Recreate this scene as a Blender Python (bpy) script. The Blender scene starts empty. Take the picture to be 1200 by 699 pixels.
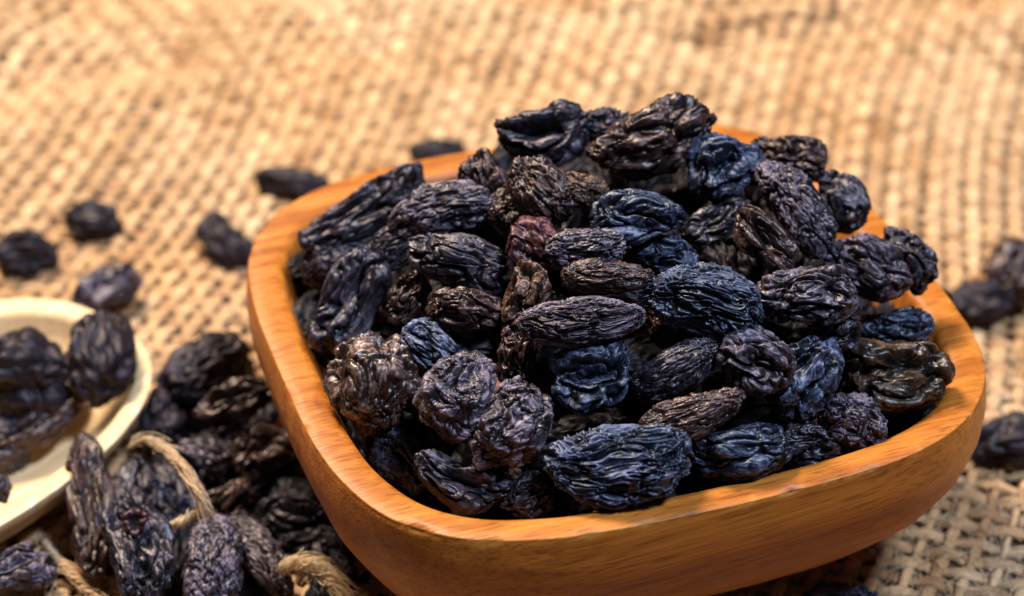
import bpy, math, random
import numpy as np
from mathutils import Vector, Matrix

S = 0.01                                   # everything below is written in centimetres
scene = bpy.context.scene
col = scene.collection

# ------------------------------------------------------------------ camera
TH = 0.6146
CAM = np.array([-1.52, -28.6, 24.3])
FPX = 2500.0                               # focal length in pixels of the 1200 px wide photograph
RIGHT = np.array([1.0, 0, 0]); FWD = np.array([0, math.cos(TH), -math.sin(TH)]); UPV = np.array([0, math.sin(TH), math.cos(TH)])
cam_d = bpy.data.cameras.new('camera'); cam = bpy.data.objects.new('camera', cam_d); col.objects.link(cam)
cam.location = CAM * S
cam.rotation_euler = (math.pi / 2 - TH, 0, 0)
cam_d.sensor_width = 36; cam_d.lens = 36 * FPX / 1200
cam_d.clip_start = 0.005; cam_d.clip_end = 20
cam_d.dof.use_dof = True; cam_d.dof.focus_distance = 0.318; cam_d.dof.aperture_fstop = 12.5
cam_d.dof.aperture_blades = 7
scene.camera = cam

# ------------------------------------------------------------------ light
world = bpy.data.worlds.new('World'); scene.world = world; world.use_nodes = True
bg = world.node_tree.nodes['Background']; bg.inputs[0].default_value = (0.62, 0.72, 1.0, 1); bg.inputs[1].default_value = 0.04

def area(name, loc, target, size, power, colour, size_y=None):
    d = bpy.data.lights.new(name, 'AREA'); o = bpy.data.objects.new(name, d); col.objects.link(o)
    d.energy = power; d.color = colour; d.size = size
    if size_y: d.shape = 'RECTANGLE'; d.size_y = size_y
    o.location = loc
    o.rotation_euler = (Vector(target) - Vector(loc)).to_track_quat('-Z', 'Y').to_euler()
    return o
area('warm_window', (-0.34, 0.42, 0.90), (0, 0, 0.02), 0.26, 24.0, (1.0, 0.84, 0.66))
area('cool_window', (0.40, -0.16, 1.0), (0, 0, 0.02), 0.20, 15.0, (0.62, 0.76, 1.0))

scene.view_settings.view_transform = 'Standard'
scene.view_settings.look = 'None'
scene.view_settings.exposure = 0.0
scene.view_settings.gamma = 1.0
scene.cycles.use_denoising = True
scene.cycles.max_bounces = 8
scene.render.film_transparent = False

# ------------------------------------------------------------------ helpers
def tag(o, label=None, cat=None, group=None, kind=None):
    if label: o['label'] = label
    if cat: o['category'] = cat
    if group: o['group'] = group
    if kind: o['kind'] = kind
    return o

def empty(name, loc=(0, 0, 0)):
    o = bpy.data.objects.new(name, None); col.objects.link(o); o.location = Vector(loc) * S
    o.empty_display_size = 0.01
    return o

def mesh(name, V, F, mat, parent=None, smooth=True):
    """V in cm (world for loc 0), F an int array of equal sized faces"""
    V = np.asarray(V, dtype=np.float32) * S
    F = np.asarray(F, dtype=np.int32)
    me = bpy.data.meshes.new(name)
    n, k = F.shape
    me.vertices.add(len(V)); me.vertices.foreach_set('co', V.ravel())
    me.loops.add(n * k); me.loops.foreach_set('vertex_index', F.ravel())
    me.polygons.add(n); me.polygons.foreach_set('loop_start', np.arange(0, n * k, k, dtype=np.int32))
    me.polygons.foreach_set('loop_total', np.full(n, k, dtype=np.int32))
    if smooth: me.polygons.foreach_set('use_smooth', np.ones(n, dtype=bool))
    me.update(calc_edges=True); me.validate()
    me.materials.append(mat)
    o = bpy.data.objects.new(name, me); col.objects.link(o)
    if parent: o.parent = parent
    return o

def ray(px, py):
    r = FWD + RIGHT * (px - 600) / FPX + UPV * (349.5 - py) / FPX
    return r
def at(px, py, z):
    r = ray(px, py)
    return CAM + r * ((z - CAM[2]) / r[2])

# vectorised gradient noise
def _h(ix, iy, iz, seed):
    h = (ix * 374761393 + iy * 668265263 + iz * 2147483647 + seed * 1274126177) & 0xffffffff
    h = ((h ^ (h >> 13)) * 1274126177) & 0xffffffff
    return h ^ (h >> 16)
_G = np.random.RandomState(5).normal(size=(256, 3)); _G /= np.linalg.norm(_G, axis=1)[:, None]
def noise(P, seed=0):
    P = np.asarray(P, float)
    I = np.floor(P).astype(np.int64); Fr = P - I
    U = Fr * Fr * Fr * (Fr * (Fr * 6 - 15) + 10)
    out = 0
    for dx in (0, 1):
        for dy in (0, 1):
            for dz in (0, 1):
                g = _G[_h(I[:, 0] + dx, I[:, 1] + dy, I[:, 2] + dz, seed) & 255]
                d = (g * (Fr - (dx, dy, dz))).sum(1)
                w = (U[:, 0] if dx else 1 - U[:, 0]) * (U[:, 1] if dy else 1 - U[:, 1]) * (U[:, 2] if dz else 1 - U[:, 2])
                out = out + w * d
    return out * 1.6

# ------------------------------------------------------------------ materials
def nodes_of(name):
    m = bpy.data.materials.new(name); m.use_nodes = True
    nt = m.node_tree; b = nt.nodes['Principled BSDF']
    return m, nt, b
def N(nt, typ, **kw):
    n = nt.nodes.new(typ)
    for k, v in kw.items():
        if k.startswith('in_'):
            key = k[3:]; key = int(key) if key.isdigit() else key.replace('_', ' ')
            n.inputs[key].default_value = v
        else: setattr(n, k, v)
    return n
def ramp(nt, fac, stops, interp='LINEAR'):
    r = nt.nodes.new('ShaderNodeValToRGB'); cr = r.color_ramp; cr.interpolation = interp
    while len(cr.elements) < len(stops): cr.elements.new(0.5)
    for e, (p, c) in zip(cr.elements, stops):
        e.position = p; e.color = (*c, 1) if len(c) == 3 else c
    nt.links.new(fac, r.inputs[0]); return r.outputs[0]
def math_n(nt, op, a, b=None, c=None):
    n = nt.nodes.new('ShaderNodeMath'); n.operation = op
    for i, x in enumerate((a, b, c)):
        if x is None: continue
        if isinstance(x, (int, float)): n.inputs[i].default_value = x
        else: nt.links.new(x, n.inputs[i])
    return n.outputs[0]
def mix(nt, fac, a, b, blend='MIX'):
    n = nt.nodes.new('ShaderNodeMix'); n.data_type = 'RGBA'; n.blend_type = blend
    for i, x in ((0, fac), (6, a), (7, b)):
        if isinstance(x, (int, float)): n.inputs[i].default_value = x
        elif isinstance(x, tuple): n.inputs[i].default_value = (*x, 1) if len(x) == 3 else x
        else: nt.links.new(x, n.inputs[i])
    return n.outputs[2]

def raisin_mat(name, dark, crest, spec_tint, rough=0.38, spec=0.42):
    m, nt, b = nodes_of(name); L = nt.links
    tc = N(nt, 'ShaderNodeTexCoord'); obj = tc.outputs['Object']
    info = N(nt, 'ShaderNodeObjectInfo')
    off = N(nt, 'ShaderNodeVectorMath', operation='SCALE'); L.new(info.outputs['Location'], off.inputs[0]); off.inputs['Scale'].default_value = 37.0
    ad = N(nt, 'ShaderNodeVectorMath', operation='ADD'); L.new(obj, ad.inputs[0]); L.new(off.outputs[0], ad.inputs[1]); co = ad.outputs[0]
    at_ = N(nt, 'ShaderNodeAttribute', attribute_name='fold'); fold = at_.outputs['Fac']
    n1 = N(nt, 'ShaderNodeTexNoise', in_Scale=260.0, in_Detail=3.0); L.new(co, n1.inputs['Vector'])
    n2 = N(nt, 'ShaderNodeTexNoise', in_Scale=1500.0, in_Detail=4.0, in_Roughness=0.65); L.new(co, n2.inputs['Vector'])
    # crumpled skin, stretched along the raisin
    mp = N(nt, 'ShaderNodeMapping'); mp.inputs['Scale'].default_value = (0.45, 1, 1); L.new(co, mp.inputs['Vector'])
    n3 = N(nt, 'ShaderNodeTexNoise', in_Scale=1000.0, in_Detail=2.5, in_Distortion=0.9); n3.noise_type = 'RIDGED_MULTIFRACTAL'
    L.new(mp.outputs[0], n3.inputs['Vector'])
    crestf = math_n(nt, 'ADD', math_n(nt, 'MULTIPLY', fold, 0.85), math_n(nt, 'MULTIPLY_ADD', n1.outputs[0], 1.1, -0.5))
    base = ramp(nt, crestf, [(0.30, dark), (0.62, tuple((d_ + c_) * 0.30 for d_, c_ in zip(dark, crest))), (1.0, crest)])  # ridge bloom, with crest highlights and crease shade painted into the colour
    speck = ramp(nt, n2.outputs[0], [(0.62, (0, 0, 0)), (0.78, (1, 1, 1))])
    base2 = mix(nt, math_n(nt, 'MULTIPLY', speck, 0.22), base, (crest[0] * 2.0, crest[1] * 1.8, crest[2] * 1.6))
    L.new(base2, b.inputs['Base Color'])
    L.new(math_n(nt, 'MULTIPLY_ADD', n1.outputs[0], 0.35, rough - 0.17), b.inputs['Roughness'])
    b.inputs['Specular IOR Level'].default_value = spec
    b.inputs['Specular Tint'].default_value = (*spec_tint, 1)
    bp1 = N(nt, 'ShaderNodeBump', in_Strength=0.42, in_Distance=0.00025); L.new(n3.outputs[0], bp1.inputs['Height'])
    bp2 = N(nt, 'ShaderNodeBump', in_Strength=0.5, in_Distance=0.00012); L.new(n2.outputs[0], bp2.inputs['Height']); L.new(bp1.outputs[0], bp2.inputs['Normal'])
    L.new(bp2.outputs[0], b.inputs['Normal'])
    return m
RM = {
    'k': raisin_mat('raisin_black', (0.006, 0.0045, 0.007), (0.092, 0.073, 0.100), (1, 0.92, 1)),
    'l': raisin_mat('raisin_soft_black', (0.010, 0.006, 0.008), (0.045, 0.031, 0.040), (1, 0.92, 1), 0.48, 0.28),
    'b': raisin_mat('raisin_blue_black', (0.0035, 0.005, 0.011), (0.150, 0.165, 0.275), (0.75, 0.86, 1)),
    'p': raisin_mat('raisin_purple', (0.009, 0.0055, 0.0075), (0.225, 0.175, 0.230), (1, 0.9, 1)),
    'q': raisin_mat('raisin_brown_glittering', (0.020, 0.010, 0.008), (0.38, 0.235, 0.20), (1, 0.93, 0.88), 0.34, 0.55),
    'd': raisin_mat('raisin_shade_black', (0.004, 0.003, 0.004), (0.014, 0.010, 0.013), (1, 0.92, 1), 0.5, 0.18),  # near-black copy: shade of gaps and hollows painted into the skin colour
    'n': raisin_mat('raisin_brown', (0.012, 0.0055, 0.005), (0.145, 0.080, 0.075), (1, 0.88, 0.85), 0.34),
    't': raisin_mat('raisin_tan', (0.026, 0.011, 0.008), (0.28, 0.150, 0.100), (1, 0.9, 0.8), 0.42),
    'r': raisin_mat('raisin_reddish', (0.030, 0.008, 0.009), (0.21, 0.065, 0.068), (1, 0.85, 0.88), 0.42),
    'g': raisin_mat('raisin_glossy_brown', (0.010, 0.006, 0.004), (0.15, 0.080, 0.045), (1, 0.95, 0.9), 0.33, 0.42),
}

def wood_mat(name, c_dark, c_mid, c_light, scale, rough, yaw, bands=1.0, strength=0.35):
    m, nt, b = nodes_of(name); L = nt.links
    tc = N(nt, 'ShaderNodeTexCoord')
    mp = N(nt, 'ShaderNodeMapping'); mp.inputs['Rotation'].default_value = (0.05, 0.10, -yaw); L.new(tc.outputs['Object'], mp.inputs['Vector'])
    st = N(nt, 'ShaderNodeMapping'); st.inputs['Scale'].default_value = (0.035, 1, 1); L.new(mp.outputs[0], st.inputs['Vector'])
    warp = N(nt, 'ShaderNodeTexNoise', in_Scale=22.0, in_Detail=2.0); L.new(mp.outputs[0], warp.inputs['Vector'])
    big = N(nt, 'ShaderNodeTexNoise', in_Scale=70.0 * scale, in_Detail=4.0, in_Distortion=0.8); L.new(st.outputs[0], big.inputs['Vector'])
    fine = N(nt, 'ShaderNodeTexNoise', in_Scale=520.0 * scale, in_Detail=5.0, in_Roughness=0.6); L.new(st.outputs[0], fine.inputs['Vector'])
    vfine = N(nt, 'ShaderNodeTexNoise', in_Scale=2200.0, in_Detail=3.0, in_Roughness=0.6)
    st2 = N(nt, 'ShaderNodeMapping'); st2.inputs['Scale'].default_value = (0.045, 1, 1); L.new(mp.outputs[0], st2.inputs['Vector']); L.new(st2.outputs[0], vfine.inputs['Vector'])
    wv = N(nt, 'ShaderNodeTexWave', in_Scale=34.0 * bands, in_Distortion=5.0, in_Detail=2.0); wv.bands_direction = 'Y'
    wv.inputs['Detail Scale'].default_value = 0.8
    L.new(st.outputs[0], wv.inputs['Vector'])
    f = math_n(nt, 'ADD', math_n(nt, 'MULTIPLY', big.outputs[0], 0.30), math_n(nt, 'MULTIPLY', fine.outputs[0], 0.70))
    f = math_n(nt, 'ADD', f, math_n(nt, 'MULTIPLY_ADD', wv.outputs[1], 0.06, -0.03))
    c = ramp(nt, f, [(0.22, c_dark), (0.50, c_mid), (0.80, c_light)])
    pore = ramp(nt, vfine.outputs[0], [(0.36, (0.48, 0.36, 0.30)), (0.49, (1, 1, 1))])
    c = mix(nt, strength, c, pore, 'MULTIPLY')
    wear = N(nt, 'ShaderNodeAttribute', attribute_name='wear')
    c = mix(nt, math_n(nt, 'MULTIPLY', wear.outputs['Fac'], 0.75), c, (min(1, c_light[0] * 1.15), c_light[1] * 1.5, c_light[2] * 2.3))
    L.new(c, b.inputs['Base Color'])
    L.new(math_n(nt, 'MULTIPLY_ADD', fine.outputs[0], 0.3, rough - 0.15), b.inputs['Roughness'])
    bp = N(nt, 'ShaderNodeBump', in_Strength=0.6, in_Distance=0.00020); L.new(vfine.outputs[0], bp.inputs['Height'])
    bq = N(nt, 'ShaderNodeBump', in_Strength=0.35, in_Distance=0.0004); L.new(fine.outputs[0], bq.inputs['Height']); L.new(bp.outputs[0], bq.inputs['Normal'])
    L.new(bq.outputs[0], b.inputs['Normal'])
    b.inputs['Specular IOR Level'].default_value = 0.3
    return m
BYAW = 0.335
WOOD = wood_mat('orange_wood', (0.18, 0.040, 0.005), (0.41, 0.130, 0.016), (0.56, 0.215, 0.034), 1.0, 0.43, BYAW, strength=0.7)
WOOD_PALE = wood_mat('pale_wood', (0.66, 0.42, 0.20), (0.78, 0.55, 0.29), (0.85, 0.66, 0.40), 1.0, 0.5, 0.9, strength=0.45)

def yarn_mat(name, dark, light, stretch):
    m, nt, b = nodes_of(name); L = nt.links
    info = N(nt, 'ShaderNodeObjectInfo')
    tc = N(nt, 'ShaderNodeTexCoord')
    mp = N(nt, 'ShaderNodeMapping'); mp.inputs['Rotation'].default_value = (0, 0, -1.30); L.new(tc.outputs['Object'], mp.inputs['Vector'])
    st = N(nt, 'ShaderNodeMapping'); st.inputs['Scale'].default_value = stretch; L.new(mp.outputs[0], st.inputs['Vector'])
    fib = N(nt, 'ShaderNodeTexNoise', in_Scale=1500.0, in_Detail=4.0, in_Roughness=0.65, in_Distortion=0.4); L.new(st.outputs[0], fib.inputs['Vector'])
    patch = N(nt, 'ShaderNodeTexNoise', in_Scale=26.0, in_Detail=3.0); L.new(tc.outputs['Object'], patch.inputs['Vector'])
    med = N(nt, 'ShaderNodeTexNoise', in_Scale=190.0, in_Detail=2.0); L.new(tc.outputs['Object'], med.inputs['Vector'])
    f = math_n(nt, 'ADD', math_n(nt, 'MULTIPLY', fib.outputs[0], 0.55), math_n(nt, 'MULTIPLY_ADD', info.outputs['Random'], 0.16, -0.08))
    f = math_n(nt, 'ADD', f, math_n(nt, 'MULTIPLY', med.outputs[0], 0.45))
    c = ramp(nt, f, [(0.30, dark), (0.68, light)])
    c = mix(nt, math_n(nt, 'MULTIPLY', ramp(nt, patch.outputs[0], [(0.4, (0, 0, 0)), (0.62, (1, 1, 1))]), 0.45), c, (0.78, 0.56, 0.34), 'MULTIPLY')
    L.new(c, b.inputs['Base Color'])
    b.inputs['Roughness'].default_value = 0.85; b.inputs['Specular IOR Level'].default_value = 0.2
    bp = N(nt, 'ShaderNodeBump', in_Strength=0.8, in_Distance=0.0004); L.new(fib.outputs[0], bp.inputs['Height'])
    L.new(bp.outputs[0], b.inputs['Normal'])
    return m
WARP = yarn_mat('jute_warp', (0.26, 0.130, 0.050), (0.80, 0.555, 0.315), (0.18, 1, 1))
WEFT = yarn_mat('jute_weft', (0.23, 0.120, 0.052), (0.63, 0.42, 0.235), (1, 0.18, 1))
FRAY = yarn_mat('jute_twine', (0.50, 0.32, 0.17), (0.88, 0.72, 0.50), (1, 1, 1))

m_table, nt, b = nodes_of('dark_table'); tc = N(nt, 'ShaderNodeTexCoord')
tn = N(nt, 'ShaderNodeTexNoise', in_Scale=60.0, in_Detail=5.0); nt.links.new(tc.outputs['Object'], tn.inputs['Vector'])
nt.links.new(ramp(nt, tn.outputs[0], [(0.3, (0.055, 0.026, 0.012)), (0.7, (0.13, 0.065, 0.03))]), b.inputs['Base Color']); b.inputs['Roughness'].default_value = 0.7

# ------------------------------------------------------------------ table and burlap
def grid_faces(n, k, closed=True):
    """faces for n rings of k points"""
    i = np.arange(n - 1)[:, None] * k; j = np.arange(k if closed else k - 1)[None]
    a = i + j; b_ = i + (j + 1) % k
    return np.stack([a, b_, b_ + k, a + k], -1).reshape(-1, 4)

def cloth_z(x, y):
    """gentle folds of the cloth"""
    z = 0.10 * noise(np.stack([x * 0.11, y * 0.16, 0 * x + 3.1], 1), 7) + 0.05 * noise(np.stack([x * 0.35, y * 0.30, 0 * x + 1.1], 1), 8)
    # crumples towards the far right
    far = 1 / (1 + np.exp(-(y - 13.5) / 1.4))
    z = z + far * (0.85 * noise(np.stack([x * 0.28 + y * 0.1, y * 0.38, 0 * x], 1), 9) + 0.30)
    # the round crease behind the heap
    d = np.hypot((x - 3.4), (y - 18.5) * 1.25)
    z = z + 0.45 * np.exp(-((d - 2.6) / 0.55) ** 2)
    flat = np.clip((np.hypot(x, y) - 6.0) / 3.5, 0, 1)
    return z * flat

tp = mesh('table', [(-60, -60, -0.45), (60, -60, -0.45), (60, 60, -0.45), (-60, 60, -0.45)], [(0, 1, 2, 3)], m_table, smooth=False)
tag(tp, kind='structure')

PIT_U, PIT_V = 0.44, 0.42
CA = math.radians(73)                      # direction of the warp yarns in the world
def cloth_xy(u, v):
    """u across the warp, v along it"""
    ax = np.array([math.cos(CA), math.sin(CA)]); bx = np.array([math.sin(CA), -math.cos(CA)])
    x = u * bx[0] + v * ax[0]; y = u * bx[1] + v * ax[1]
    n1 = noise(np.stack([x * 0.075, y * 0.075, 0 * x], 1), 21); n2 = noise(np.stack([x * 0.075, y * 0.075, 0 * x], 1), 22)
    x2 = x + 1.1 * n1 - 0.012 * np.clip(y - 8, 0, 30) ** 2 * np.exp(-((x + 2) / 7.0) ** 2) * 0.8
    y2 = y + 0.8 * n2
    s1 = noise(np.stack([u * 0.9, v * 0.22, 0 * x], 1), 23); s2 = noise(np.stack([u * 0.22, v * 0.9, 0 * x], 1), 24)
    return x2 + 0.075 * s1, y2 + 0.075 * s2
burlap = empty('burlap_cloth')
tag(burlap, 'coarse tan burlap cloth with an open weave, spread under the bowls', 'cloth')
rs = np.random.RandomState(3)
NU, NV, SUB, K = 88, 86, 4, 7
U0, V0 = -19.5, -8.5
def yarn(name, is_warp, idx, mat):
    n = (NV if is_warp else NU) * SUB + 1
    s = np.arange(n) / SUB
    off = (rs.rand() - 0.5) * 0.08
    if is_warp:
        u = np.full(n, U0 + idx * PIT_U + off); v = V0 + s * PIT_V
    else:
        v = np.full(n, V0 + idx * PIT_V + off); u = U0 + s * PIT_U
    x, y = cloth_xy(u, v)
    ph = math.pi * (s + idx + (0.5 if is_warp else 0.5))
    sgn = 1 if is_warp else -1
    loose = np.clip((x - 1.5) / 5, 0, 1) * np.clip((5 - y) / 5, 0, 1)     # looser weave at the near right
    back = np.clip((y - 9) / 5, 0, 1)
    w = noise(np.stack([s * 0.28, np.full(n, idx * 1.7), np.full(n, 3.0 * is_warp)], 1), 31)
    if is_warp:
        hw = 0.155 + 0.045 * back + 0.035 * w - 0.075 * loose + (rs.rand() - .5) * 0.03; ht = 0.060; amp = 0.060
    else:
        hw = 0.116 + 0.040 * w + 0.030 * loose + 0.04 * back + (rs.rand() - .5) * 0.03; ht = 0.048; amp = 0.045
    bump = sgn * amp * np.sin(ph) + (0.022 if is_warp else 0)
    hw = hw * (1 + 0.16 * sgn * np.sin(ph) * (1 if is_warp else -1) * sgn)
    z = cloth_z(x, y) - 0.02 + bump
    C = np.stack([x, y, z], 1)
    T = np.gradient(C, axis=0); T /= np.linalg.norm(T, axis=1)[:, None]
    B = np.cross(T, [0, 0, 1.0]); B /= np.linalg.norm(B, axis=1)[:, None]
    Nn = np.cross(B, T)
    a = np.arange(K) / K * 2 * math.pi + 0.3
    jit = 1 + 0.22 * noise(np.stack([np.repeat(s * 2.3, K), np.tile(np.cos(a) * 1.2, n) + idx * 3, np.tile(np.sin(a) * 1.2, n)], 1), 40 + is_warp).reshape(n, K)
    V = C[:, None] + B[:, None] * (np.cos(a)[None] * hw[:, None] * jit)[..., None] + Nn[:, None] * (np.sin(a)[None] * ht * jit)[..., None]
    mesh(name, V.reshape(-1, 3), grid_faces(n, K), mat, burlap)
for i in range(NU): yarn('warp_yarn', True, i, WARP)
for i in range(NV): yarn('weft_yarn', False, i, WEFT)

# loose jute fibres standing out of the weave
def tubes(name, lines, rad, mat, parent, k=3):
    Vs, Fs, o = [], [], 0
    for ln, r in zip(lines, rad):
        C = np.asarray(ln, float); n = len(C)
        T = np.gradient(C, axis=0); T /= np.linalg.norm(T, axis=1)[:, None] + 1e-9
        B = np.cross(T, [0.12, 0.07, 1.0]); B /= np.linalg.norm(B, axis=1)[:, None] + 1e-9
        M = np.cross(B, T); a = np.arange(k) / k * 2 * math.pi
        rr = np.asarray(r, float) * np.ones(n)
        V = C[:, None] + (B[:, None] * np.cos(a)[None, :, None] + M[:, None] * np.sin(a)[None, :, None]) * rr[:, None, None]
        Vs.append(V.reshape(-1, 3)); Fs.append(grid_faces(n, k) + o); o += n * k
    return mesh(name, np.concatenate(Vs), np.concatenate(Fs), mat, parent)
lines, rad = [], []
for i in range(4400):
    x0, y0 = rs.uniform(-16, 14), rs.uniform(-4.5, 22)
    if rs.rand() < 0.35: x0, y0 = rs.uniform(-11, 9), rs.uniform(-4, 4)
    an = rs.rand() * 6.28; Ln = rs.uniform(0.25, 0.9); cv = rs.normal() * 1.6
    s = np.linspace(0, 1, 6)
    aa = an + cv * s
    x = x0 + np.cumsum(np.cos(aa)) * Ln / 6; y = y0 + np.cumsum(np.sin(aa)) * Ln / 6
    z = cloth_z(x, y) + 0.05 + rs.uniform(0.02, 0.16) * np.sin(s * math.pi)
    lines.append(np.stack([x, y, z], 1)); rad.append(rs.uniform(0.005, 0.011))
for i in range(2600):                      # the near right is fuzzier
    x0, y0 = rs.uniform(0, 9), rs.uniform(-4.5, 4)
    an = rs.choice([1.27, 2.84, 0.4]) + rs.normal() * 0.5; Ln = rs.uniform(0.15, 0.6); cv = rs.normal() * 1.8
    s = np.linspace(0, 1, 5); aa = an + cv * s
    x = x0 + np.cumsum(np.cos(aa)) * Ln / 5; y = y0 + np.cumsum(np.sin(aa)) * Ln / 5
    z = cloth_z(x, y) + 0.02 + rs.uniform(0.0, 0.12) * np.sin(s * math.pi)
    lines.append(np.stack([x, y, z], 1)); rad.append(rs.uniform(0.004, 0.009))
fz = tubes('loose_fibres', lines, rad, FRAY, burlap); tag(fz, kind='stuff')

# ------------------------------------------------------------------ bowls
def superloop(k, a, b_, n):
    t = np.arange(k) / k * 2 * math.pi
    c, s = np.cos(t), np.sin(t); r = (np.abs(c) ** n + np.abs(s) ** n) ** (-1 / n)
    x = a * r * c; y = b_ * r * s
    # resample by arc length
    P = np.stack([x, y], 1); P = np.concatenate([P, P[:1]])
    L = np.concatenate([[0], np.cumsum(np.linalg.norm(np.diff(P, axis=0), axis=1))])
    q = np.arange(k) / k * L[-1]
    P = np.stack([np.interp(q, L, P[:, 0]), np.interp(q, L, P[:, 1])], 1)
    return P
def offset_in(P, off, n_soft=1):
    """inset by scaling the loop about its centre so that the mean inset is off (keeps corners clean)"""
    r = np.linalg.norm(P, axis=1)
    T = np.roll(P, -2, 0) - np.roll(P, 2, 0); Nr = np.stack([T[:, 1], -T[:, 0]], 1); Nr /= np.linalg.norm(Nr, axis=1)[:, None]
    a = P - Nr * off
    b2 = P * (1 - off / r.min())
    w = min(1, abs(off) / 2.2)
    return a * (1 - w) + b2 * w

def bowl(name, centre, yaw, a, b_, n, outer, rimw, zr, inner, mat, k=420, wav=0.03, inshift=(0, 0), seed=1):
    P = superloop(k, a, b_, n)
    rings = []; wear = []
    cy, sy = math.cos(yaw), math.sin(yaw)
    prof = []
    for (o, z) in outer: prof.append((o, z, 'o'))
    e = 0.022
    prof += [(0.012, zr - 0.035, 'e'), (e * 0.45, zr - 0.008, 'e'), (e * 1.3, zr, 'r'), (rimw * 0.35, zr + 0.008, 'r'), (rimw * 0.7, zr + 0.0, 'r'),
             (rimw - 0.12, zr - 0.012, 'r'), (rimw - 0.04, zr - 0.05, 'i'), (rimw, zr - 0.13, 'i')]
    for (o, z) in inner: prof.append((rimw + o, z, 'i'))
    # refine the profile
    PP = np.array([(p[0], p[1]) for p in prof]); kinds = [p[2] for p in prof]
    fine_o, fine_k = [], []
    for i in range(len(PP) - 1):
        m_ = 1 if kinds[i] in 'er' and kinds[i + 1] in 'er' and i > len(outer) and False else max(1, int(np.linalg.norm(PP[i + 1] - PP[i]) / 0.12))
        for j in range(m_):
            fine_o.append(PP[i] + (PP[i + 1] - PP[i]) * j / m_); fine_k.append(kinds[i] if j == 0 else ('w' if kinds[i] == 'o' else kinds[i]))
    fine_o.append(PP[-1]); fine_k.append('i')
    for (o, z), kd in zip(fine_o, fine_k):
        Q = offset_in(P, o)
        inn = max(0, min(1, (o - 0.05) / rimw)) if kd != 'o' and kd != 'w' else 0
        X = Q[:, 0] * cy - Q[:, 1] * sy + centre[0] + inshift[0] * inn; Y = Q[:, 0] * sy + Q[:, 1] * cy + centre[1] + inshift[1] * inn
        W3 = np.stack([X, Y, np.full(k, z)], 1)
        nz = noise(W3 * 0.45, seed) * wav + noise(W3 * 1.6, seed + 1) * wav * 0.35
        rad = W3[:, :2] - np.array(centre); rad /= np.linalg.norm(rad, axis=1)[:, None] + 1e-9
        W3[:, :2] += rad * nz[:, None] * min(1, z / 1.0 + 0.1)
        if z > zr * 0.6: W3[:, 2] += noise(W3 * 0.3, seed + 3) * wav
        wr = np.zeros(k)
        if kd == 'e' or (kd == 'w' and z > zr - 0.08):
            # nicks along the worn outer lip
            q = noise(W3 * 2.1, seed + 5); q2 = noise(W3 * 11.0, seed + 6)
            nick = np.clip(q * 1.3 + q2 * 0.6 - 0.42, 0, 1)
            W3[:, :2] -= rad * (nick * 0.045)[:, None]; W3[:, 2] -= nick * 0.022
            wr = np.clip(0.10 + q * 0.9 + q2 * 0.9, 0, 1) * (1.0 if kd == 'e' else 0.0)
        if kd == 'r' and o < 0.1: wr = np.clip(noise(W3 * 6.0, seed + 5) * 0.8 - 0.05, 0, 1)
        rings.append(W3); wear.append(wr)
    V = np.concatenate(rings); F = grid_faces(len(rings), k)
    # floor of the bowl: fan to the centre
    cz = fine_o[-1][1]
    V = np.concatenate([V, [[centre[0] + inshift[0], centre[1] + inshift[1], cz]], [[centre[0], centre[1], fine_o[0][1]]]]); 
    last = (len(rings) - 1) * k; j = np.arange(k)
    tri = np.stack([last + j, last + (j + 1) % k, np.full(k, len(V) - 2), np.full(k, len(V) - 2)], 1)
    tri2 = np.stack([(j + 1) % k, j, np.full(k, len(V) - 1), np.full(k, len(V) - 1)], 1)
    me = bpy.data.meshes.new(name)
    faces = F.tolist() + [t[:3] for t in tri.tolist()] + [t[:3] for t in tri2.tolist()]
    me.from_pydata((V * S).tolist(), [], faces); me.update()
    me.polygons.foreach_set('use_smooth', np.ones(len(faces), dtype=bool))
    at_ = me.attributes.new('wear', 'FLOAT', 'POINT'); at_.data.foreach_set('value', np.concatenate(wear + [np.zeros(2)]).astype(np.float32))
    me.materials.append(mat)
    o = bpy.data.objects.new(name, me); col.objects.link(o)
    return o
ZR = 4.0
big = bowl('wooden_bowl', (0, 0), BYAW, 5.5, 5.5 * 0.968, 3.5,
           [(2.55, 0.07), (2.35, 0.16), (1.9, 0.50), (1.35, 0.95), (0.8, 1.48), (0.42, 1.98), (0.12, 2.55), (-0.04, 3.1), (-0.07, 3.5), (-0.02, 3.85), (-0.004, 3.935)],
           0.60, ZR, [(0.10, 3.6), (0.28, 3.0), (0.6, 2.2), (1.1, 1.5), (1.9, 1.0), (2.8, 0.8)], WOOD, inshift=(0.02, -0.06), seed=11)
tag(big, 'square orange-brown wooden bowl with rounded corners, heaped with black raisins', 'bowl')
small = bowl('wooden_bowl', (-11.37, 0.21), 0.95, 3.97, 2.90, 2.32,
             [(1.5, 0.04), (1.2, 0.10), (0.7, 0.32), (0.3, 0.70), (0.06, 1.10)],
             0.50, 1.3, [(0.05, 0.95), (0.25, 0.6), (0.7, 0.38), (1.6, 0.3)], WOOD_PALE, k=220, wav=0.03, seed=31, inshift=(0.16, 0.06))
tag(small, 'small pale cream wooden bowl of raisins, cut off by the left edge', 'bowl')

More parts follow.
